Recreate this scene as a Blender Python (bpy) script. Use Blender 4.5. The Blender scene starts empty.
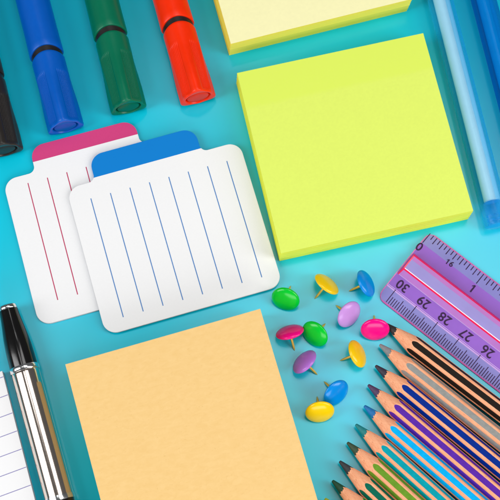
import bpy, bmesh, math, random
from mathutils import Vector, Matrix
random.seed(7)
PI = math.pi
sc = bpy.context.scene
C = sc.collection
sc.unit_settings.system = 'METRIC'
sc.unit_settings.scale_length = 0.01          # one unit is one centimetre

# ------------------------------------------------------------------ camera
TH = math.radians(14.7); F = 1400.0; D = 52.5
cd = bpy.data.cameras.new('camera'); cam = bpy.data.objects.new('camera', cd); C.objects.link(cam)
cam.location = (0, -D*math.sin(TH), D*math.cos(TH)); cam.rotation_euler = (TH, 0, 0)
cd.sensor_width = 36; cd.lens = 36*F/500; cd.clip_start = 1; cd.clip_end = 1000
cd.dof.use_dof = True; cd.dof.focus_distance = 51.6; cd.dof.aperture_fstop = .3     # the near-flat set sits just inside the depth of field
sc.camera = cam

def at(px, py, z=0.0):
    """point at height z that the photograph shows at pixel (px, py)"""
    xc = (px-250)/F; yc = (250-py)/F
    d = Vector((xc, yc*math.cos(TH)+math.sin(TH), yc*math.sin(TH)-math.cos(TH)))
    o = Vector(cam.location)
    return o + d*((z-o.z)/d.z)

# ------------------------------------------------------------------ materials
def lin(c):
    c /= 255.0
    return c/12.92 if c <= 0.04045 else ((c+0.055)/1.055)**2.4
def rgb(r, g, b): return (lin(r), lin(g), lin(b), 1)

class NT:
    def __init__(s, name):
        s.m = bpy.data.materials.new(name); s.m.use_nodes = True
        s.t = s.m.node_tree; s.n = s.t.nodes; s.p = s.n['Principled BSDF']; s.out = s.n['Material Output']
    def node(s, typ, **kw):
        n = s.n.new(typ)
        for k, v in kw.items():
            if hasattr(n, k) and k not in n.inputs: setattr(n, k, v)
            else: n.inputs[k].default_value = v
        return n
    def link(s, a, b): s.t.links.new(a, b)
    def math(s, op, a, b=None, clamp=False):
        n = s.n.new('ShaderNodeMath'); n.operation = op; n.use_clamp = clamp
        for i, v in enumerate((a, b)):
            if v is None: continue
            if isinstance(v, (int, float)): n.inputs[i].default_value = v
            else: s.link(v, n.inputs[i])
        return n.outputs[0]
    def mix(s, fac, a, b):
        n = s.n.new('ShaderNodeMix'); n.data_type = 'RGBA'
        if isinstance(fac, (int, float)): n.inputs[0].default_value = fac
        else: s.link(fac, n.inputs[0])
        for i, v in ((6, a), (7, b)):
            if isinstance(v, tuple): n.inputs[i].default_value = v
            else: s.link(v, n.inputs[i])
        return n.outputs[2]
    def noise(s, scale, detail=3, rough=0.6, vec=None, dist=0.0):
        n = s.n.new('ShaderNodeTexNoise')
        n.inputs['Scale'].default_value = scale; n.inputs['Detail'].default_value = detail
        n.inputs['Roughness'].default_value = rough; n.inputs['Distortion'].default_value = dist
        if vec is None:
            vec = s.coord()
        s.link(vec, n.inputs['Vector'])
        return n.outputs['Fac']
    def coord(s):
        if not hasattr(s, 'tc'): s.tc = s.n.new('ShaderNodeTexCoord')
        return s.tc.outputs['Object']
    def ramp(s, fac, lo, hi):
        n = s.n.new('ShaderNodeMapRange'); n.inputs[1].default_value = lo; n.inputs[2].default_value = hi
        s.link(fac, n.inputs[0]); return n.outputs[0]
    def bump(s, h, strength, dist):
        b = s.n.new('ShaderNodeBump'); b.inputs['Strength'].default_value = strength; b.inputs['Distance'].default_value = dist
        s.link(h, b.inputs['Height']); s.link(b.outputs[0], s.p.inputs['Normal'])
    def set(s, **kw):
        names = dict(rough='Roughness', metal='Metallic', spec='Specular IOR Level', coat='Coat Weight', coatr='Coat Roughness',
                     trans='Transmission Weight', ior='IOR', sss='Subsurface Weight')
        for k, v in kw.items(): s.p.inputs[names[k]].default_value = v
        return s
    def base(s, c):
        if isinstance(c, tuple): s.p.inputs['Base Color'].default_value = c
        else: s.link(c, s.p.inputs['Base Color'])
        return s

def mul(c, k): return (c[0]*k, c[1]*k, c[2]*k, 1)

def plastic(name, c, rough=0.35, spec=0.5, var=0.12, nscale=3.0, bump=0.15, coat=0.0):
    t = NT(name); t.set(rough=rough, spec=spec, coat=coat)
    n = t.noise(nscale, 4)
    t.base(t.mix(t.ramp(n, .3, .7), mul(c, 1-var), mul(c, 1+var*.5)))
    r = t.ramp(t.noise(nscale*4, 3), .2, .8)
    t.link(t.math('ADD', t.math('MULTIPLY', r, rough*.3), rough*.85), t.p.inputs['Roughness'])
    if bump: t.bump(t.noise(60, 2), bump, 0.004)
    return t.m

def paper(name, c, fleck=0.05, fine=70, strip=None, rough=0.75, cloud=0.04):
    t = NT(name); t.set(rough=rough, spec=0.2)
    f = t.ramp(t.noise(fine, 3, .7), .3, .7)
    g = t.ramp(t.noise(1.3, 4, .6), .3, .7)
    col = t.mix(f, mul(c, 1-fleck), mul(c, 1+fleck*.6))
    col = t.mix(t.math('MULTIPLY', g, cloud*4), col, mul(c, 1-cloud*2))
    if strip:                                   # the gummed strip along the top shows deeper
        y0, c2 = strip
        sx = t.n.new('ShaderNodeSeparateXYZ'); t.link(t.coord(), sx.inputs[0])
        wob = t.math('ADD', sx.outputs[1], t.math('MULTIPLY', t.noise(2.5, 2), .12))
        k = t.ramp(wob, y0-.05, y0+.12)
        col = t.mix(t.math('MULTIPLY', k, t.math('ADD', t.math('MULTIPLY', f, .35), .65)), col, c2)
    t.base(col); t.bump(f, .12, .01)
    return t.m

def page_edge(name, c, c2, scale=16):
    t = NT(name); t.set(rough=.8, spec=.1)
    w = t.n.new('ShaderNodeTexWave'); w.bands_direction = 'Z'
    w.inputs['Scale'].default_value = scale; w.inputs['Distortion'].default_value = .6
    w.inputs['Detail'].default_value = 2; w.inputs['Detail Scale'].default_value = .3
    t.link(t.coord(), w.inputs['Vector'])
    t.base(t.mix(w.outputs['Fac'], c2, c)); t.bump(w.outputs['Fac'], .25, .01)
    return t.m

M = {}
# table
t = NT('cyan_table'); t.set(rough=.2, spec=.5)
n1 = t.ramp(t.noise(.12, 3), .3, .7); n2 = t.ramp(t.noise(45, 3), .3, .7)
col = t.mix(n1, rgb(0, 194, 220), rgb(0, 200, 225)); col = t.mix(t.math('MULTIPLY', n2, .12), col, rgb(10, 172, 202))
t.base(col); t.link(t.math('ADD', t.math('MULTIPLY', n2, .03), .185), t.p.inputs['Roughness']); t.bump(n2, .05, .004)
M['table'] = t.m
for k, c in dict(blue=(0, 92, 194), green=(0, 112, 80), red=(255, 48, 0), black=(44, 40, 37)).items():
    M['mk_'+k] = plastic('marker_plastic_'+k, rgb(*c), rough=.32, var=.035, spec=.3)
    d = tuple(int(v*.93) for v in c)
    M['mkd_'+k] = plastic('marker_button_'+k, rgb(*d), rough=.36, var=.08, spec=.18)
M['ring_black'] = plastic('ring_plastic_black', rgb(30, 26, 26), rough=.4)
M['paper_white'] = paper('card_paper_white', rgb(243, 243, 244), fleck=.025, fine=30, cloud=.015)
M['card_edge'] = page_edge('card_edge', rgb(225, 226, 228), rgb(185, 188, 192), 40)
M['pink_band'] = paper('card_band_pink', rgb(212, 66, 128), fleck=.08, fine=40)
M['blue_band'] = paper('card_band_blue', rgb(0, 128, 212), fleck=.06, fine=40)
M['line_crimson'] = paper('rule_crimson', rgb(196, 70, 108), fleck=.12, fine=25)
M['line_blue'] = paper('rule_blue', rgb(92, 140, 200), fleck=.12, fine=25)
M['line_violet'] = paper('rule_violet', rgb(140, 135, 190), fleck=.12, fine=25)
M['lime'] = paper('lime_note_paper', rgb(228, 246, 108), fleck=.03, fine=10, strip=(2.2, rgb(225, 245, 96)))
M['lime_edge'] = page_edge('lime_note_edge', rgb(252, 255, 104), rgb(242, 250, 88))
M['cream'] = paper('pale_note_paper', rgb(255, 250, 192), fleck=.025, fine=8)
M['cream_edge'] = page_edge('pale_note_edge', rgb(255, 246, 108), rgb(255, 240, 96))
# kraft
t = NT('kraft_cover'); t.set(rough=.8, spec=.15)
mp = t.n.new('ShaderNodeMapping'); mp.inputs['Scale'].default_value = (1, 2.2, 1); mp.inputs['Rotation'].default_value = (0, 0, .3)
t.link(t.coord(), mp.inputs[0])
a = t.ramp(t.noise(3.2, 6, .65, mp.outputs[0], .6), .32, .68); b = t.ramp(t.noise(34, 4, .7, mp.outputs[0], .4), .35, .75)
c3 = t.ramp(t.noise(11, 2, .5, mp.outputs[0], 1.0), .64, .74)
col = t.mix(a, rgb(242, 201, 132), rgb(247, 209, 143)); col = t.mix(t.math('MULTIPLY', b, .34), col, rgb(233, 189, 116))
col = t.mix(t.math('MULTIPLY', c3, .24), col, rgb(214, 160, 90))
t.base(col); t.bump(b, .12, .01); M['kraft'] = t.m
M['kraft_edge'] = page_edge('kraft_page_edge', rgb(232, 200, 140), rgb(196, 158, 98), 20)
M['white_edge'] = page_edge('white_page_edge', rgb(225, 226, 230), rgb(180, 182, 190), 20)

# metals
t = NT('polished_chrome'); t.set(metal=1, rough=.09); t.base(rgb(232, 216, 204))
t.link(t.math('ADD', t.math('MULTIPLY', t.noise(12, 3), .06), .1), t.p.inputs['Roughness']); M['chrome'] = t.m
t = NT('silver_ring'); t.set(metal=1, rough=.16); t.base(t.mix(t.noise(8, 2), rgb(220, 222, 224), rgb(238, 238, 238))); M['silver'] = t.m
t = NT('brass_point'); t.set(metal=.4, rough=.3); t.base(t.mix(t.noise(15, 2), rgb(226, 172, 62), rgb(246, 204, 100))); M['brass'] = t.m
M['pen_black'] = plastic('gloss_black_lacquer', rgb(14, 13, 13), rough=.13, spec=.6, bump=.0)

# tacks
for k, c in dict(green=(0, 200, 48), orange=(255, 206, 12), blue=(0, 140, 228), lilac=(205, 150, 226), pink=(255, 4, 136),
                 violet=(184, 116, 214), yellow=(255, 212, 0)).items():
    M['tk_'+k] = plastic('tack_plastic_'+k, rgb(*c), rough=.2, spec=.4, var=.04, bump=0)

# clear plastics: tinted see-through shells
def clear(name, tint, body, amt, rough=.06):
    t = NT(name); t.set(rough=rough, spec=.5); t.base(t.mix(t.noise(2, 2), body, mul(body, .9)))
    tr = t.n.new('ShaderNodeBsdfTransparent'); tr.inputs[0].default_value = tint
    lw = t.n.new('ShaderNodeLayerWeight'); lw.inputs[0].default_value = .3
    fac = t.math('ADD', t.math('MULTIPLY', lw.outputs['Facing'], 1-amt), amt, True)
    mx = t.n.new('ShaderNodeMixShader'); t.link(fac, mx.inputs[0])
    t.link(tr.outputs[0], mx.inputs[1]); t.link(t.p.outputs[0], mx.inputs[2]); t.link(mx.outputs[0], t.out.inputs[0])
    return t.m
M['clear_blue'] = clear('clear_blue_barrel', rgb(238, 250, 255), rgb(40, 196, 255), .05)
M['clear_deep'] = clear('clear_deep_blue_barrel', rgb(200, 236, 255), rgb(0, 100, 200), .08)
M['refill_pale'] = plastic('pale_refill', rgb(202, 236, 246), rough=.3, var=.03, bump=0)
M['refill_sky'] = plastic('sky_refill_liner', rgb(150, 216, 246), rough=.3, var=.03, bump=0)
M['refill_deep'] = plastic('deep_blue_refill', rgb(0, 162, 222), rough=.25, var=.05, bump=0)
# ruler plastics
def tinted(name, body, tint, amt, rough=.14):
    t = NT(name); t.set(rough=rough, spec=.16); t.base(t.mix(t.ramp(t.noise(1.2, 3), .3, .7), body, mul(body, .92)))
    tr = t.n.new('ShaderNodeBsdfTransparent'); tr.inputs[0].default_value = tint
    mx = t.n.new('ShaderNodeMixShader'); mx.inputs[0].default_value = amt
    t.link(tr.outputs[0], mx.inputs[1]); t.link(t.p.outputs[0], mx.inputs[2]); t.link(mx.outputs[0], t.out.inputs[0])
    return t.m
M['rl_flat'] = tinted('ruler_purple', rgb(166, 108, 220), rgb(205, 165, 245), .74)
M['rl_bevel'] = tinted('ruler_lavender_edge', rgb(168, 164, 232), rgb(205, 195, 255), .72)
M['rl_grip'] = tinted('ruler_grip_top', rgb(168, 156, 226), rgb(200, 190, 250), .82)
M['rl_wall'] = tinted('ruler_grip_wall', rgb(216, 146, 230), rgb(235, 180, 245), .8)
M['rl_pink'] = plastic('ruler_hot_pink_edge', rgb(252, 34, 92), rough=.25, var=.1, bump=0)
M['rl_rose'] = plastic('ruler_rose_edge', rgb(214, 104, 178), rough=.25, var=.2, bump=0)
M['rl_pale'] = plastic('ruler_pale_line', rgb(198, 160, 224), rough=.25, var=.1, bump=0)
M['rl_blush'] = tinted('ruler_grip_blush', rgb(206, 130, 214), rgb(235, 180, 245), .8)
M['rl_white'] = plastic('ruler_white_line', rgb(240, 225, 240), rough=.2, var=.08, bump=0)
M['ink'] = plastic('ruler_black_ink', rgb(66, 46, 78), rough=.6, var=.2, bump=0, spec=.05)
# wood and pencil paint
def pencil_mat(name, c):
    t = NT('pencil_wood_'+name); t.set(rough=.5, spec=.05)
    mp = t.n.new('ShaderNodeMapping'); mp.inputs['Scale'].default_value = (.7, 9, 9); t.link(t.coord(), mp.inputs[0])
    g = t.ramp(t.noise(2.2, 5, .65, mp.outputs[0], .5), .3, .7)
    mp2 = t.n.new('ShaderNodeMapping'); mp2.inputs['Scale'].default_value = (5, 40, 40); t.link(t.coord(), mp2.inputs[0])
    g2 = t.ramp(t.noise(1.0, 2, .5, mp2.outputs[0]), .62, .72)
    wood = t.mix(g, rgb(238, 156, 114), rgb(255, 190, 150)); wood = t.mix(t.math('MULTIPLY', g2, .6), wood, rgb(196, 112, 74))
    a1 = t.n.new('ShaderNodeAttribute'); a1.attribute_name = 'off'
    a2 = t.n.new('ShaderNodeAttribute'); a2.attribute_name = 'run'
    w0 = .108
    rest = t.math('MAXIMUM', t.math('SUBTRACT', w0, a2.outputs['Fac']), 0)
    rr = t.math('SQRT', t.math('ADD', t.math('MULTIPLY', a1.outputs['Fac'], a1.outputs['Fac']), t.math('MULTIPLY', rest, rest)))
    rr = t.math('ADD', rr, t.math('MULTIPLY', t.math('SUBTRACT', t.noise(9, 2), .5), .012))
    k = t.math('SUBTRACT', 1, t.ramp(rr, w0-.006, w0+.006))
    pc = t.mix(t.ramp(t.noise(6, 3), .3, .7), mul(c, .88), mul(c, 1.08))
    t.base(t.mix(k, wood, pc))
    t.link(t.math('SUBTRACT', .55, t.math('MULTIPLY', k, .15)), t.p.inputs['Roughness'])
    t.bump(g, .12, .006)
    return t.m

# ------------------------------------------------------------------ object helpers
def obj(name, bm, mats, parent=None, smooth=None, loc=None):
    me = bpy.data.meshes.new(name)
    bmesh.ops.recalc_face_normals(bm, faces=bm.faces[:])
    bm.to_mesh(me); bm.free()
    for m in (mats if isinstance(mats, (list, tuple)) else [mats]): me.materials.append(m)
    o = bpy.data.objects.new(name, me); C.objects.link(o)
    if parent: o.parent = parent
    if loc is not None: o.location = loc
    if smooth is not None:
        me.polygons.foreach_set('use_smooth', [True]*len(me.polygons))
        me.set_sharp_from_angle(angle=math.radians(smooth))
    return o
def thing(name, label, cat, loc=(0, 0, 0), rz=0, group=None):
    o = bpy.data.objects.new(name, None); C.objects.link(o)
    o.empty_display_size = .5
    o.location = loc; o.rotation_euler = (0, 0, rz); o['label'] = label; o['category'] = cat
    if group: o['group'] = group
    return o
def loft(bm, rings, cap0=True, cap1=True, mat=0, closed=True):
    V = [[bm.verts.new(p) for p in r] for r in rings]
    n = len(V[0]); fs = []
    for a, b in zip(V, V[1:]):
        for i in range(n if closed else n-1):
            j = (i+1) % n
            fs.append(bm.faces.new((a[i], a[j], b[j], b[i])))
    if cap0: fs.append(bm.faces.new(V[0]))
    if cap1: fs.append(bm.faces.new(V[-1]))
    for f in fs: f.material_index = mat
    return V
def ringx(x, r, n=64, rf=None, zc=0):
    out = []
    for i in range(n):
        a = 2*PI*i/n; q = rf(a) if rf else r
        out.append((x, q*math.cos(a), zc+q*math.sin(a)))
    return out
def ringz(z, r, n=48):
    return [(r*math.cos(2*PI*i/n), r*math.sin(2*PI*i/n), z) for i in range(n)]
def lathe_x(bm, prof, n=64, mat=0, caps=(True, True)):
    return loft(bm, [ringx(x, max(r, .001), n) for x, r in prof], caps[0], caps[1], mat)
def sm(a, b, x):
    x = min(1, max(0, (x-a)/(b-a))); return x*x*(3-2*x)
def fit_rect(px, z):
    """centre, angle and size of the rectangle whose corners TL, TR, BR, BL show at the four pixels"""
    p = [at(x, y, z) for x, y in px]
    c = sum(p, Vector())/4
    u = ((p[1]-p[0])+(p[2]-p[3])); v = ((p[0]-p[3])+(p[1]-p[2]))
    a = (math.atan2(u.y, u.x)+math.atan2(-v.x, v.y))/2
    return c, a, u.length/2, v.length/2

def edge_rect(pa, pb, z, h, below):
    """pixels of a rectangle given by its upper (below=True) or lower edge and its depth in centimetres"""
    a, b = at(*pa, z), at(*pb, z); u = (b-a).normalized(); v = Vector((-u.y, u.x, 0))*h
    c = (a+b)/2+(-v if below else v)/2
    return c, math.atan2(u.y, u.x), (b-a).length, h

# ------------------------------------------------------------------ the setting
bm = bmesh.new(); bmesh.ops.create_grid(bm, x_segments=1, y_segments=1, size=90)
tab = obj('table_surface', bm, M['table']); tab['kind'] = 'structure'

# ------------------------------------------------------------------ felt markers
RM = .64
def marker(key, end_px, up_px, label):
    pe = at(*end_px, RM); pu = at(*up_px, RM)
    d = pe-pu; rz = math.atan2(d.y, d.x)
    r = thing('marker_pen', label, 'marker', (pe.x, pe.y, 0), rz, 'felt markers lying side by side along the top')
    N = 480
    def rf(x):
        m = sm(-2.6, -.5, x); rib = sm(-2.15, -2.05, x)*(1-sm(-.14, -.08, x))
        def f(a):
            q = RM*(1+m*(.135*math.cos(3*(a-PI/2))+.055*math.cos(6*(a-PI/2))+.012))
            dd = (a-PI/2+PI) % (2*PI)-PI                       # angle from the top
            ad = abs(dd)
            w = sm(.30, .36, ad)*(1-sm(1.32, 1.4, ad))
            return q+rib*w*.011*math.cos(ad*56)-rib*w*.016
        return f
    def seam(k): return lambda a: -.2*k*max(0, math.sin(a))**1.6
    bm = bmesh.new()
    st = [(-2.8, .9), (-2.8, .955), (-2.785, .985), (-2.75, 1)]+[(-2.7+i*.05, 1) for i in range(52)]+[(-.08, 1), (-.04, .992), (-.012, .975), (0, .945)]
    rings = []
    for x, k in st:
        f = rf(x); q = seam(1-sm(-2.8, -1.9, x))
        rings.append([(px_+q(2*PI*i/N), y, z) for i, (px_, y, z) in enumerate(ringx(x, 0, N, lambda a, f=f, k=k: f(a)*k, RM))])
    rings.append(ringx(0, .515, N, None, RM-.02)); rings.append(ringx(-.012, .5, N, None, RM-.02)); rings.append(ringx(-.2, .48, N, None, RM-.02))
    loft(bm, rings, False)
    cap = obj('cap', bm, M['mk_'+key], r, 50)
    bm = bmesh.new()
    loft(bm, [ringx(x, q, 64, None, RM-.03) for x, q in ((-.21, .43), (-.07, .43), (-.045, .42), (-.03, .39), (-.018, .25), (-.015, .02))], False)
    obj('end_button', bm, M['mkd_'+key], cap, 40)
    bm = bmesh.new()
    loft(bm, [ringx(x, .595, 96, None, RM) for x in (-3.5, -2.6)])
    obj('neck_ring', bm, M['ring_black'], r, 40)
    bm = bmesh.new()
    prof = [(-13.2, .42), (-13.1, .5), (-12.9, .57), (-12.2, .62), (-11, .645)]+[(-10.5+i*.5, .648) for i in range(14)]+[(-3.3, .66), (-3.05, .662), (-3.02, .652), (-3.01, .62), (-3.02, .56)]
    rings = []
    for x, q in prof:
        w = seam(sm(-4.6, -3.05, x))
        rings.append([(a+w(2*PI*i/128), y, z) for i, (a, y, z) in enumerate(ringx(x, q*RM/.64, 128, None, RM+.005))])
    loft(bm, rings, True, False)
    obj('barrel', bm, M['mk_'+key], r, 40)
    return r
marker('black', (4.5, 151), (-13.6, 74), 'black felt marker cut off by the left edge, left of the blue marker')
marker('blue', (65.5, 127.5), (46.3, 53), 'blue felt marker with capped end pointing at the pink tabbed card')
marker('green', (128.5, 108), (110, 33.5), 'dark green felt marker lying between the blue and the red markers')
marker('red', (198.2, 98), (177.6, 26.5), 'bright red felt marker lying left of the pale yellow note pad')

# ------------------------------------------------------------------ tabbed index cards
BLUE = [(66.3, 188.3), (240.3, 141.6), (281, 283.6), (106.5, 337.5)]
def card(px, z0, z1, band, line, lines_px, tab_px, label):
    c, a, w, h = fit_rect(px, z1)
    r = thing('index_card', label, 'index card', (c.x, c.y, z0), a, 'white ruled index cards with coloured tabs')
    inv = (Matrix.Translation((c.x, c.y, 0)) @ Matrix.Rotation(a, 4, 'Z')).inverted()
    L = lambda p: inv @ at(*p, z1)
    H = z1-z0
    tl, tr = L(tab_px[0]), L(tab_px[1])            # band lower corners
    tt = L(tab_px[2]).y                             # top of the tab
    x0, x1 = tl.x, tr.x; W2, H2 = w/2, h/2
    def arc(cx, cy, rad, a0, a1, n=10):
        return [(cx+rad*math.cos(math.radians(a0+(a1-a0)*i/n)), cy+rad*math.sin(math.radians(a0+(a1-a0)*i/n))) for i in range(n+1)]
    R = .5; RT = .52; RF = .26
    yb = (tl.y+tr.y)/2
    cut = math.degrees(math.asin(max(-1, min(0, (yb-H2-RF)/RF))))         # where the band edge crosses the fillet
    xr = x1+RF-RF*math.cos(math.radians(cut)); xl = x0-RF+RF*math.cos(math.radians(cut))
    body = arc(-W2+R, -H2+R, R, 180, 270)+arc(W2-R, -H2+R, R, 270, 360)+arc(W2-R, H2-R, R, 0, 90)
    body += arc(x1+RF, H2+RF, RF, 270, 180-cut, 8)
    if cut > -.5: body += [(x1, yb), (x0, yb)]
    body += arc(x0-RF, H2+RF, RF, cut, -90, 8)+arc(-W2+R, H2-R, R, 90, 180)
    if cut > -.5: tabp = [(x0, yb), (x1, yb)]
    else: tabp = arc(x0-RF, H2+RF, RF, -.5, cut, 5)+arc(x1+RF, H2+RF, RF, 180-cut, 180.5, 5)
    tabp += arc(x1-RT, tt-RT, RT, 0, 90)+arc(x0+RT, tt-RT, RT, 90, 180)
    def slab(pts, za, zb, jitter=0, nl=1):
        bm = bmesh.new()
        for k in range(nl):
            a_ = za+(zb-za)*k/nl; b_ = za+(zb-za)*(k+1)/nl-(.0015 if k < nl-1 else 0)
            ox, oy = (random.uniform(-jitter, jitter), random.uniform(-jitter, jitter)) if k < nl-1 else (0, 0)
            lo = [bm.verts.new((x+ox, y+oy, a_)) for x, y in pts]; hi = [bm.verts.new((x+ox, y+oy, b_)) for x, y in pts]
            n = len(pts)
            bm.faces.new(lo[::-1]); f = bm.faces.new(hi); f.material_index = 0
            for i in range(n):
                g = bm.faces.new((lo[i], lo[(i+1) % n], hi[(i+1) % n], hi[i])); g.material_index = 1
        return bm
    bm = slab(body, 0, H, .008, 5)
    # ruled lines printed on the top sheet (same mesh)
    (a0, b0), (a1, b1) = [(L(p), L(q)) for p, q in lines_px]
    for i in range(8):
        k = i/7; s = a0.lerp(a1, k); e = b0.lerp(b1, k); hw = .019
        x = (s.x+e.x)/2; zz = H+.002
        vs = [bm.verts.new(p) for p in ((x-hw, s.y, zz), (x+hw, s.y, zz), (x+hw, e.y, zz), (x-hw, e.y, zz))]
        f = bm.faces.new(vs); f.material_index = 2
    me = obj('card', bm, [M['paper_white'], M['card_edge'], M[line]], r)
    bm = slab(tabp, .002, H+.001, .006, 5)
    obj('tab', bm, [M[band], M[band]], r)
    return r
BL_LINES = [((90.2, 198.6), (124, 317)), ((226.8, 161), (261.8, 277.3))]
BL_TAB = [(94.4, 177.8), (200.3, 148.2), (185.6, 129.6)]
def sh(ps, dx, dy): return [(x+dx, y+dy) for x, y in ps]
PINK = [(3.2, 180.8), (177, 134), (215, 276), (39.5, 328)]
P_LINES = [((28, 183), (57.7, 300)), ((163.4, 145.4), (195.4, 262))]
P_TAB = [(33, 162), (137.8, 134.2), (123, 122.3)]
card(PINK, .0, .12, 'pink_band', 'line_crimson', P_LINES, P_TAB, 'white ruled card with pink tab, lying under the blue tabbed card')
card(BLUE, .125, .25, 'blue_band', 'line_blue', BL_LINES, BL_TAB, 'white ruled card with blue tab, lying on top of the pink tabbed card')

# ------------------------------------------------------------------ sticky note pads and note books
def pad(name, px, z1, top, edge, label, cat, layers=14, jit=.012, lean=(0, 0), part='note_sheets', curl=0.0, cover=None):
    c, a, w, h = edge_rect(*px[:2], z1, *px[2:]) if isinstance(px[2], (int, float)) else fit_rect(px, z1)
    r = thing(name, label, cat, (c.x, c.y, 0), a)
    bm = bmesh.new(); W2, H2 = w/2, h/2; n = layers
    def box(x0, x1, y0, y1, za, zb, tm):
        lo = [bm.verts.new(p) for p in ((x0, y0, za), (x1, y0, za), (x1, y1, za), (x0, y1, za))]
        hi = [bm.verts.new(p) for p in ((x0, y0, zb), (x1, y0, zb), (x1, y1, zb), (x0, y1, zb))]
        f = bm.faces.new(lo[::-1]); f.material_index = 1
        f = bm.faces.new(hi); f.material_index = tm
        for i in range(4):
            f = bm.faces.new((lo[i], lo[(i+1) % 4], hi[(i+1) % 4], hi[i])); f.material_index = 1
    zt = z1-.03
    for k in range(n):
        za = zt*k/n; zb = zt*(k+1)/n-.001; q = 1-(k+1)/n
        ox = lean[0]*q+random.uniform(-jit, jit); oy = lean[1]*q+random.uniform(-jit, jit)*.7
        box(-W2+ox, W2+ox, -H2+oy, H2+oy, za, zb, 1)
    obj(part, bm, [top, edge], r)
    # the uppermost sheet, its free edge not quite flat
    bm = bmesh.new(); nx, ny = 12, 16
    g = [[None]*(ny+1) for _ in range(nx+1)]; g2 = [[None]*(ny+1) for _ in range(nx+1)]
    for i in range(nx+1):
        for j in range(ny+1):
            u = i/nx; v = j/ny
            lift = curl*max(0, .55-v)**2*(1+.5*math.sin(3*u+.4))
            x = -W2+w*u; y = -H2+h*v
            g[i][j] = bm.verts.new((x, y, z1+lift)); g2[i][j] = bm.verts.new((x, y, z1+lift-.026))
    for i in range(nx):
        for j in range(ny):
            f = bm.faces.new((g[i][j], g[i+1][j], g[i+1][j+1], g[i][j+1])); f.material_index = 0
            f = bm.faces.new((g2[i][j], g2[i][j+1], g2[i+1][j+1], g2[i+1][j])); f.material_index = 0
    for i in range(nx):
        for j in (0, ny):
            f = bm.faces.new((g[i][j], g[i+1][j], g2[i+1][j], g2[i][j])); f.material_index = 1
    for j in range(ny):
        for i in (0, nx):
            f = bm.faces.new((g[i][j], g[i][j+1], g2[i][j+1], g2[i][j])); f.material_index = 1
    obj(cover or 'top_sheet', bm, [top, edge], r, 30)
    return r
pad('sticky_note_pad', [(237.2, 73.8), (423.6, 32.3), (472.6, 211.5), (281.0, 253.4)], 1.05, M['lime'], M['lime_edge'],
    'square lime green sticky note pad right of the blue tabbed card', 'note pad', lean=(-.04, 0), curl=.12, layers=26, jit=.007)
pad('sticky_note_pad', [(230.8, 44.3), (412, -.8), 7.26, False], 1.15, M['cream'], M['cream_edge'],
    'pale yellow sticky note pad cut off by the top edge, above the lime pad', 'note pad', lean=(-.07, .05), curl=.1, layers=28, jit=.007)
pad('kraft_notebook', [(65.3, 364.4), (260.2, 308.8), 11.5, True], 1.3, M['kraft'], M['kraft_edge'],
    'plain kraft brown notebook with a blank cover right of the chrome pen', 'notebook', layers=9, jit=.006, part='pages', cover='cover')

# ruled writing pad in the lower left corner
zp = .4
r = pad('writing_pad', [(-150, 412), (.9, 374.5), (62, 598), (-88, 640)], zp, M['paper_white'], M['white_edge'],
        'white writing pad with thin violet lines in the lower left corner', 'writing pad', layers=6, jit=.006, part='pages')
top = [o for o in r.children if o.name.startswith('top_sheet')][0]
inv = (Matrix.Translation(r.location) @ Matrix.Rotation(r.rotation_euler.z, 4, 'Z')).inverted()
bm = bmesh.new(); bm.from_mesh(top.data); top.data.materials.append(M['line_violet'])
xr = max(v.co.x for v in bm.verts)
for k in range(-1, 11):
    yy = 397.7+19.75*k
    p = inv @ at(0, yy, zp+.003); q = inv @ at(20, yy-7.4, zp+.003)
    sl = (q.y-p.y)/(q.x-p.x); f = lambda x: p.y+sl*(x-p.x)
    x0, x1 = -xr+.01, xr-.01; hw = .013
    if not (-xr*1.6 < f(0)) : continue
    fc = bm.faces.new([bm.verts.new(v) for v in ((x0, f(x0)-hw, zp+.003), (x1, f(x1)-hw, zp+.003), (x1, f(x1)+hw, zp+.003), (x0, f(x0)+hw, zp+.003))])
    fc.material_index = 2
bm.to_mesh(top.data); bm.free()

# ------------------------------------------------------------------ chrome pen
RP = .525
pe = at(7.6, 307, RP); pu = at(59.5, 498, RP); d = pu-pe
r = thing('ballpoint_pen', 'chrome ballpoint pen with glossy black end between writing pad and kraft notebook', 'pen', (pe.x, pe.y, 0), math.atan2(d.y, d.x))
def px_part(name, prof, mat, ang=35, n=96, caps=(True, True)):
    bm = bmesh.new(); lathe_x(bm, prof, n, 0, caps)
    return obj(name, bm, mat, r, ang, (0, 0, RP))
px_part('end_cap', [(-.06, .2), (-.05, .29), (-.02, .33), (.04, .345), (.11, .345), (.125, .335)], M['silver'])
px_part('black_section', [(.12, .325), (.14, .345), (.4, .365), (.7, .4), (1.0, .44), (1.3, .475), (1.6, .497), (1.9, .508), (2.2, .512), (2.34, .512)], M['pen_black'])
px_part('centre_ring', [(2.33, .50), (2.335, .535), (2.36, .548), (2.44, .55), (2.5, .545), (2.525, .53), (2.53, .5)], M['silver'])
L5 = (at(69, 490, RP)-pe).length
px_part('body', [(2.52, .505), (2.54, .518)]+[(2.6+i*.25, .52) for i in range(int((L5+.1-2.6)/.25)+1)]+[(L5+.1, .52)], M['chrome'])
px_part('lower_ring', [(L5+.1, .5), (L5+.105, .54), (L5+.2, .55), (L5+.28, .545), (L5+.29, .5)], M['silver'])
px_part('grip', [(L5+.28, .5), (L5+.3, .505), (L5+2.4, .46), (L5+3.0, .38)], M['pen_black'])
px_part('tip', [(L5+3.0, .36), (L5+3.3, .28), (L5+3.9, .12), (L5+4.1, .05), (L5+4.2, .02)], M['chrome'])

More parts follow.
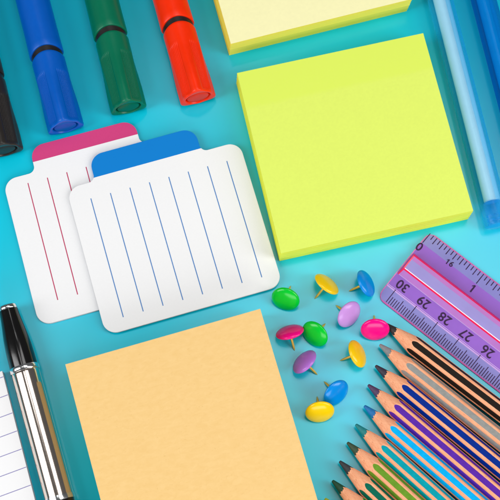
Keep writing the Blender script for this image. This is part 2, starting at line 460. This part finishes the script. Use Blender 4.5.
# ------------------------------------------------------------------ clear plastic pens
def clear_pen(a_px, b_px, shell, core, label, end, length=14, off=0):
    RC = .5
    a = at(*a_px, RC); b = at(*b_px, RC); d = b-a
    r = thing('stick_pen', label, 'pen', (b.x, b.y, 0), math.atan2(d.y, d.x), 'clear blue plastic pens in the upper right corner')
    def p(name, prof, mat, n=64, loc=(0, 0, RC), par=r):
        bm = bmesh.new(); lathe_x(bm, prof, n)
        return obj(name, bm, mat, par, 35, loc)
    p('barrel', [(-length, .36), (-length+.5, .47), (-length+1, .49), (-.9, .49), (-.6, .485), (-.08, .475), (-.03, .46), (0, .4)], shell)
    p('refill', [(-length+.3, .16), (-length+.4, .235), (-1.0, .235), (-.97, .2)], core, loc=(0, -.04, RC))
    p('liner', [(-length+.3, .1), (-length+.4, .17), (-1.0, .17), (-.98, .1)], M['refill_sky'] if core != M['refill_deep'] else core, loc=(0, .2, RC-.06))
    p('end_plug', [(-.95, .3), (-.93, .33), (-.42, .33), (-.40, .27), (-.34, .27), (-.32, .34), (-.24, .34), (-.22, .28), (-.16, .28), (-.14, .34), (-.03, .33), (-.02, .2)], end)
    return r
M['plug'] = clear('clear_end_plug', rgb(225, 246, 255), rgb(60, 185, 255), .14)
clear_pen((440.2, 0), (497.6, 226), M['clear_blue'], M['refill_pale'], 'clear pale blue stick pen with a white core right of the lime pad', M['plug'])
clear_pen((483.6, 0), (543, 226), M['clear_deep'], M['refill_deep'], 'deep blue stick pen cut off by the right edge in the upper corner', M['plug'])

# ------------------------------------------------------------------ ruler
zf = .2
L0 = at(376.6, 297.2, .05); T0 = at(430, 231.6, .05)
e1 = at(490.4, 386.8, .05)-at(385.4, 304.4, .05); e2 = at(500, 284.4, .05)-at(431, 233, .05)
ua = (math.atan2(e1.y, e1.x)+math.atan2(e2.y, e2.x))/2
va = math.atan2((T0-L0).y, (T0-L0).x)
ua = (ua*2+(va-PI/2))/3
U = Vector((math.cos(ua), math.sin(ua), 0)); Vv = Vector((-U.y, U.x, 0))
W = (T0-L0).dot(Vv)
rl = thing('ruler', 'translucent purple plastic ruler with hot pink edges beside the black pencil', 'ruler', (L0.x, L0.y, 0), ua)
def rloc(px, py, z):
    d = at(px, py, z)-Vector((L0.x, L0.y, 0)); return d.dot(U), d.dot(Vv)
k30 = rloc(394.2, 291.6, zf)[0]; k26 = rloc(479.5, 356.4, zf)[0]
cm = (k26-k30)/4
i0 = rloc(421.8, 243.7, zf)[0]; i1 = rloc(475.4, 284.6, zf)[0]; inch = i1-i0
LEN = k30+30*cm+.45
BV = .58
def ztop(v):
    vv = min(v, W-v)
    return .05+(zf-.05)*min(1, vv/BV)
vs = [0, .012, .05, .12, .22, .35, .5, BV-.03, BV, BV+.022, BV+.05, BV+.07, 1.0, W/2]
vs = vs+[W-v for v in vs[:-1]][::-1]
def u0(v):
    rr = .32; vv = min(v, W-v)
    return 0 if vv >= rr else rr-math.sqrt(max(0, rr*rr-(rr-vv)**2))
bm = bmesh.new()
A = [bm.verts.new((u0(v), v, ztop(v))) for v in vs]; B = [bm.verts.new((u0(v), v, .004)) for v in vs]
A1 = [bm.verts.new((u0(v)+.035, v, ztop(v)+.001)) for v in vs]
A2 = [bm.verts.new((LEN-u0(v), v, ztop(v))) for v in vs]; B2 = [bm.verts.new((LEN-u0(v), v, .004)) for v in vs]
for i in range(len(vs)-1):
    mid = min((vs[i]+vs[i+1])/2, W-(vs[i]+vs[i+1])/2)
    low = (vs[i]+vs[i+1])/2 < W/2
    m = 1 if mid < BV else 0
    if mid < .05: m = 2
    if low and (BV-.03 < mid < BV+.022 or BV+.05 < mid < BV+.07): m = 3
    f = bm.faces.new((A1[i], A2[i], A2[i+1], A1[i+1])); f.material_index = m
    f = bm.faces.new((A[i], A1[i], A1[i+1], A[i+1])); f.material_index = 2
    f = bm.faces.new((B[i], B[i+1], B2[i+1], B2[i])); f.material_index = 1
    f = bm.faces.new((A[i], A[i+1], B[i+1], B[i])); f.material_index = 2
    f = bm.faces.new((A2[i], B2[i], B2[i+1], A2[i+1])); f.material_index = 2
f = bm.faces.new((A[0], B[0], B2[0], A2[0])); f.material_index = 2
f = bm.faces.new((A[-1], A2[-1], B2[-1], B[-1])); f.material_index = 2
obj('blade', bm, [M['rl_flat'], M['rl_bevel'], M['rl_rose'], M['rl_pale']], rl)
# the raised grip
hz = .5
vg0 = rloc(397.8, 273.8, zf)[1]; vg1 = rloc(404, 267.2, hz)[1]; vg2 = rloc(413.2, 254.6, hz)[1]; vg3 = vg2+.14
u_g = .07
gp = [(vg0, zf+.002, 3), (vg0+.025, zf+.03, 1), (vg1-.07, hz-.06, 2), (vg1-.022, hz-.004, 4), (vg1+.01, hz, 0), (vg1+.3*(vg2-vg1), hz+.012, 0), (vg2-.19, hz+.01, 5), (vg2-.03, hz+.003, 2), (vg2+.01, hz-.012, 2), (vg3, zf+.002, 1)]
bm = bmesh.new()
ra = [bm.verts.new((u_g+(0 if z < zf+.05 else .05), v, z)) for v, z, m in gp]; rb = [bm.verts.new((LEN-u_g, v, z)) for v, z, m in gp]
rm = [bm.verts.new((u_g+(0 if z < zf+.05 else .05)+.05, v, z+.001)) for v, z, m in gp]
for i in range(len(gp)-1):
    f = bm.faces.new((rm[i], rb[i], rb[i+1], rm[i+1])); f.material_index = gp[i][2]
    f = bm.faces.new((ra[i], rm[i], rm[i+1], ra[i+1])); f.material_index = 2
f = bm.faces.new(ra); f.material_index = 2
f = bm.faces.new(rb); f.material_index = 2
obj('grip', bm, [M['rl_grip'], M['rl_wall'], M['rl_pink'], M['rl_pale'], M['rl_white'], M['rl_blush']], rl)
# graduations
def tick(bm, u, v0, v1, hw):
    L_ = [bm.verts.new((u-hw, v, ztop(v)+.006)) for v in (v0, v1)]; R_ = [bm.verts.new((u+hw, v, ztop(v)+.006)) for v in (v0, v1)]
    bm.faces.new((L_[0], R_[0], R_[1], L_[1]))
bm = bmesh.new()
for i in range(301):
    u = k30+i*cm/10
    tick(bm, u, .07, BV-.004 if i % 10 == 0 else .47 if i % 5 == 0 else .36, .014)
    if i % 10 == 0: tick(bm, u, BV+.001, BV+.06, .014)
obj('centimetre_scale', bm, M['ink'], rl)
bm = bmesh.new()
for i in range(0, int((LEN-i0)/inch*16)):
    tick(bm, i0+i*inch/16, W-.05, W-(.56 if i % 16 == 0 else .36 if i % 2 == 0 else .26), .016)
obj('inch_scale', bm, M['ink'], rl)
def numeral(s, u, v, size, rot, bold=.008):
    cu = bpy.data.curves.new('numeral', 'FONT'); cu.body = '6' if s == '16' else s; cu.size = size; cu.align_x = 'CENTER'; cu.align_y = 'CENTER'; cu.offset = bold
    o = bpy.data.objects.new('numeral_source', cu); C.objects.link(o)
    bpy.context.view_layer.update()
    me = bpy.data.meshes.new_from_object(o.evaluated_get(bpy.context.evaluated_depsgraph_get()))
    bpy.data.objects.remove(o); bpy.data.curves.remove(cu)
    if s in ('1', '16'):                        # a one with a flag
        bm = bmesh.new()
        if s != '1':
            bm.from_mesh(me)
            for bv in bm.verts: bv.co.x += .2*size
            ox = -.34*size
        else: ox = 0
        t_ = .05*size+bold; h_ = .36*size
        pts = ((-t_, -h_), (t_, -h_), (t_, h_), (-t_*.8, h_), (-.2*size, .2*size), (-.2*size, .1*size), (-t_, .2*size))
        bm.faces.new([bm.verts.new((x+ox, y, 0)) for x, y in pts]); bm.to_mesh(me); bm.free()
    me.materials.clear(); me.materials.append(M['ink'])
    n = bpy.data.objects.new('numeral', me); C.objects.link(n); n.parent = rl
    n.location = (u, v, zf+.008); n.rotation_euler = (0, 0, rot)
for k in range(30, 19, -1):
    numeral(str(k), k30+(30-k)*cm+.12, BV+.34, .49, PI)
numeral('0', i0+.0, W-BV-.2, .46, 0); numeral('1', i1+.02, W-BV-.22, .44, 0); numeral('2', i1+inch, W-BV-.22, .44, 0)
numeral('16', *rloc(450, 263.4, zf), .3, 0, .006)

# ------------------------------------------------------------------ pencils
AH = .325
def hexr(a):
    q = (a-PI/2+PI/6) % (PI/3)-PI/6
    return min(AH/math.cos(q), AH*1.118)
R0 = .05; TAN = (AH-R0)/1.22
def make_pencil_body():
    bm = bmesh.new(); N = 120
    lo = bm.verts.layers.float.new('off'); lr = bm.verts.layers.float.new('run')
    x_l = .5
    xs = [x_l+i*.04 for i in range(48)]+[2.6, 3.2, 4, 5, 6, 8, 10, 12, 14, 16.5]
    rings = []
    for x in xs:
        R = []
        for i in range(N):
            a = 2*PI*i/N; h = hexr(a); c = R0+x*TAN+.004; q = (a-PI/2+PI/6) % (PI/3)-PI/6
            rr = min(h, c)
            if x == x_l: rr = c
            xx = x+(.035*math.sin(a*3+1)+.03*math.sin(a*5+.4)+.018*math.sin(a*11) if x == x_l else 0)
            if x == x_l: rr = R0+xx*TAN+.004
            v = bm.verts.new((xx, rr*math.cos(a), rr*math.sin(a)))
            v[lo] = abs(AH*math.tan(q)); v[lr] = (x-(h-R0-.004)/TAN) if h < 9 else 0
            R.append(v)
        rings.append(R)
    for A_, B_ in zip(rings, rings[1:]):
        for i in range(N):
            j = (i+1) % N; bm.faces.new((A_[i], A_[j], B_[j], B_[i]))
    bm.faces.new(rings[-1])
    return bm
def make_lead():
    bm = bmesh.new()
    lathe_x(bm, [(0, .02), (.01, .045), (.03, .055), (.08, R0+.08*TAN), (.25, R0+.25*TAN), (.4, R0+.4*TAN-.001), (.6, R0+.6*TAN-.012)], 48, 0, (True, False))
    return bm
pens = [  # tip pixel, stripe colour, lead colour, words
    ((384.8, 323.4), (36, 29, 24), (40, 36, 36), 'black striped wooden pencil, its tip behind a pink push pin, nearest the ruler'),
    ((379.6, 344.6), (150, 150, 146), (134, 136, 140), 'grey striped wooden pencil with a grey tip, below the black striped one'),
    ((375.4, 365.6), (0, 44, 140), (52, 44, 62), 'navy striped wooden pencil with a dark tip, below the grey striped one'),
    ((368, 384.8), (92, 42, 166), (80, 56, 92), 'purple striped wooden pencil with a dusky purple tip'),
    ((364.2, 405.8), (0, 176, 240), (18, 112, 178), 'sky blue striped wooden pencil with a blue tip'),
    ((355.6, 424.4), (0, 158, 172), (22, 128, 130), 'teal striped wooden pencil with a teal tip'),
    ((347.2, 442.4), (106, 152, 44), (56, 76, 52), 'olive green striped wooden pencil with a dark green tip'),
    ((339.5, 461.2), (8, 104, 82), (52, 56, 60), 'bottle green striped wooden pencil with a charcoal tip'),
    ((332.3, 480.6), (20, 152, 54), (20, 74, 48), 'grass green striped wooden pencil with a forest green tip'),
    ((324.8, 498.5), (196, 196, 40), (176, 190, 40), 'pencil with a yellow green tip at the bottom edge, only its point in view')]
proto = None
for i, (tip, c, lc, label) in enumerate(pens):
    ang = math.radians((37.2, 38.3, 39.3, 40.2, 40.6, 41.8, 42.2, 43, 43.5, 44)[i])
    p = at(*tip, AH); q = at(tip[0]+120*math.cos(ang), tip[1]+120*math.sin(ang), AH); d = q-p
    nm = label.split()[0]
    wm = pencil_mat(nm, rgb(*c)); lm = plastic('pencil_lead_'+nm, rgb(*lc), rough=.55, var=.2, nscale=9, bump=.4)
    if proto is None:
        root = thing('coloured_pencil', label, 'pencil', (p.x, p.y, 0), math.atan2(d.y, d.x), 'coloured pencils fanned out in the lower right')
        obj('wooden_body', make_pencil_body(), wm, root, 28, (0, 0, AH))
        obj('lead', make_lead(), lm, root, 50, (0, 0, AH)); proto = root
    else:
        root = proto.copy(); C.objects.link(root); root.location = (p.x, p.y, 0); root.rotation_euler = (0, 0, math.atan2(d.y, d.x)); root['label'] = label
        for ch in proto.children:
            o = ch.copy(); C.objects.link(o); o.parent = root
            o.material_slots[0].link = 'OBJECT'
            o.material_slots[0].material = wm if ch.name.startswith('wooden') else lm
            if ch.name.startswith('wooden'): o.rotation_euler = (0, 0, 0)

# ------------------------------------------------------------------ push pins
RH = .53; LP = .8
el = math.atan2(RH, LP-.03); hh = LP*math.sin(el)
def head_bm():
    bm = bmesh.new()
    prof = [(.0, .135), (.1, .133), (.2, .125), (.3, .108), (.38, .085), (.44, .058), (.485, .026), (.51, -.005), (.518, -.035), (.508, -.062), (.48, -.085), (.42, -.1), (.3, -.108), (.12, -.11)]
    loft(bm, [ringz(z, max(q*RH/.518, .002), 64) for q, z in prof])
    return bm
def pin_bm():
    bm = bmesh.new()
    loft(bm, [ringz(z, q, 24) for z, q in ((-.1, .09), (-.135, .088), (-.15, .05), (-.2, .047), (-.62, .044), (-.72, .03), (-LP, .006))])
    return bm
tacks = [
    ('green', (285.4, 299.3), (291, 285), 'green push pin next to the corner of the blue tabbed card'),
    ('orange', (327.3, 283.4), (315.5, 298), 'amber push pin topmost of the scatter, its point toward the lower left'),
    ('blue', (366.6, 283), (349.5, 291), 'blue push pin near the ruler end, its point toward the left'),
    ('lilac', (349.6, 314.6), (336.5, 306), 'pale lilac push pin between the blue pin and the hot pink pin'),
    ('green', (314.6, 334.2), (326, 323), 'green push pin touching the pink one beside it'),
    ('pink', (289.6, 331.4), (294.4, 350), 'pink push pin seen edge on with its point toward the viewer'),
    ('violet', (304, 361.2), (317, 374.5), 'violet push pin below the pink and green pair'),
    ('pink', (375.2, 330), (374, 316), 'hot pink push pin covering the tip of the black striped pencil'),
    ('orange', (358, 353.4), (340.5, 360.5), 'amber push pin left of the grey pencil tip'),
    ('blue', (336.6, 393), (324, 381.5), 'blue push pin touching the yellow pin at the bottom of the scatter'),
    ('yellow', (320, 412.4), (316.5, 393), 'yellow push pin lowest of the scatter, touching the blue pin')]
proto = None
for key, hp, tp, label in tacks:
    h3 = at(*hp, hh+.03); t3 = at(*tp, 0); az = math.atan2(h3.y-t3.y, h3.x-t3.x)   # from tip toward head
    rot = Matrix.Rotation(az, 4, 'Z') @ Matrix.Rotation(PI/2-el, 4, 'Y')
    if proto is None:
        root = thing('push_pin', label, 'push pin', (0, 0, 0), 0, 'colourful push pins scattered on the table')
        obj('head', head_bm(), M['tk_'+key], root, 60); obj('point', pin_bm(), M['brass'], root, 50); proto = root
    else:
        root = proto.copy(); C.objects.link(root); root['label'] = label
        for ch in proto.children:
            o = ch.copy(); C.objects.link(o); o.parent = root
            if ch.name.startswith('head'):
                o.material_slots[0].link = 'OBJECT'; o.material_slots[0].material = M['tk_'+key]
    root.location = (h3.x, h3.y, hh+.004)
    root.rotation_euler = rot.to_euler()

# ------------------------------------------------------------------ light: soft boxes of a photo studio, plus two small lamps added for table sheen
w = bpy.data.worlds.new('World'); sc.world = w; w.use_nodes = True
w.node_tree.nodes['Background'].inputs[0].default_value = (.95, .98, 1, 1)
w.node_tree.nodes['Background'].inputs[1].default_value = .1
def softbox(name, loc, target, sx, sy, power, col=(1, 1, 1)):
    l = bpy.data.lights.new(name, 'AREA'); l.shape = 'RECTANGLE'; l.size = sx; l.size_y = sy; l.energy = power; l.color = col
    o = bpy.data.objects.new(name, l); C.objects.link(o); o.location = loc
    o.rotation_euler = (Vector(target)-Vector(loc)).to_track_quat('-Z', 'Y').to_euler()
softbox('softbox_right', (56, -14, 44), (0, 0, 0), 26, 54, 27500, (1, .99, .97))
softbox('softbox_left', (-56, -14, 46), (0, 0, 0), 26, 54, 27000, (.99, .995, 1))
softbox('softbox_front', (4, -74, 32), (2, 0, 0), 80, 30, 29000, (1, 1, 1))
softbox('softbox_top', (16, 11, 78), (4, 0, 0), 36, 32, 14500, (1, .99, .98))
softbox('added_sheen_rear', (-4, 37, 78), (-4, 37, 0), 12, 8, 1000, (1, 1, 1))  # added lamp, mirrored in the table as a pale patch below the red marker
softbox('added_sheen_left', (-19, 11, 78), (-19, 11, 0), 9, 11, 1200, (1, 1, 1))  # added lamp, only there to lay a pale sheen on the table's left

sc.view_settings.view_transform = 'Standard'; sc.view_settings.look = 'None'; sc.view_settings.exposure = 0
sc.cycles.max_bounces = 10; sc.cycles.transparent_max_bounces = 16
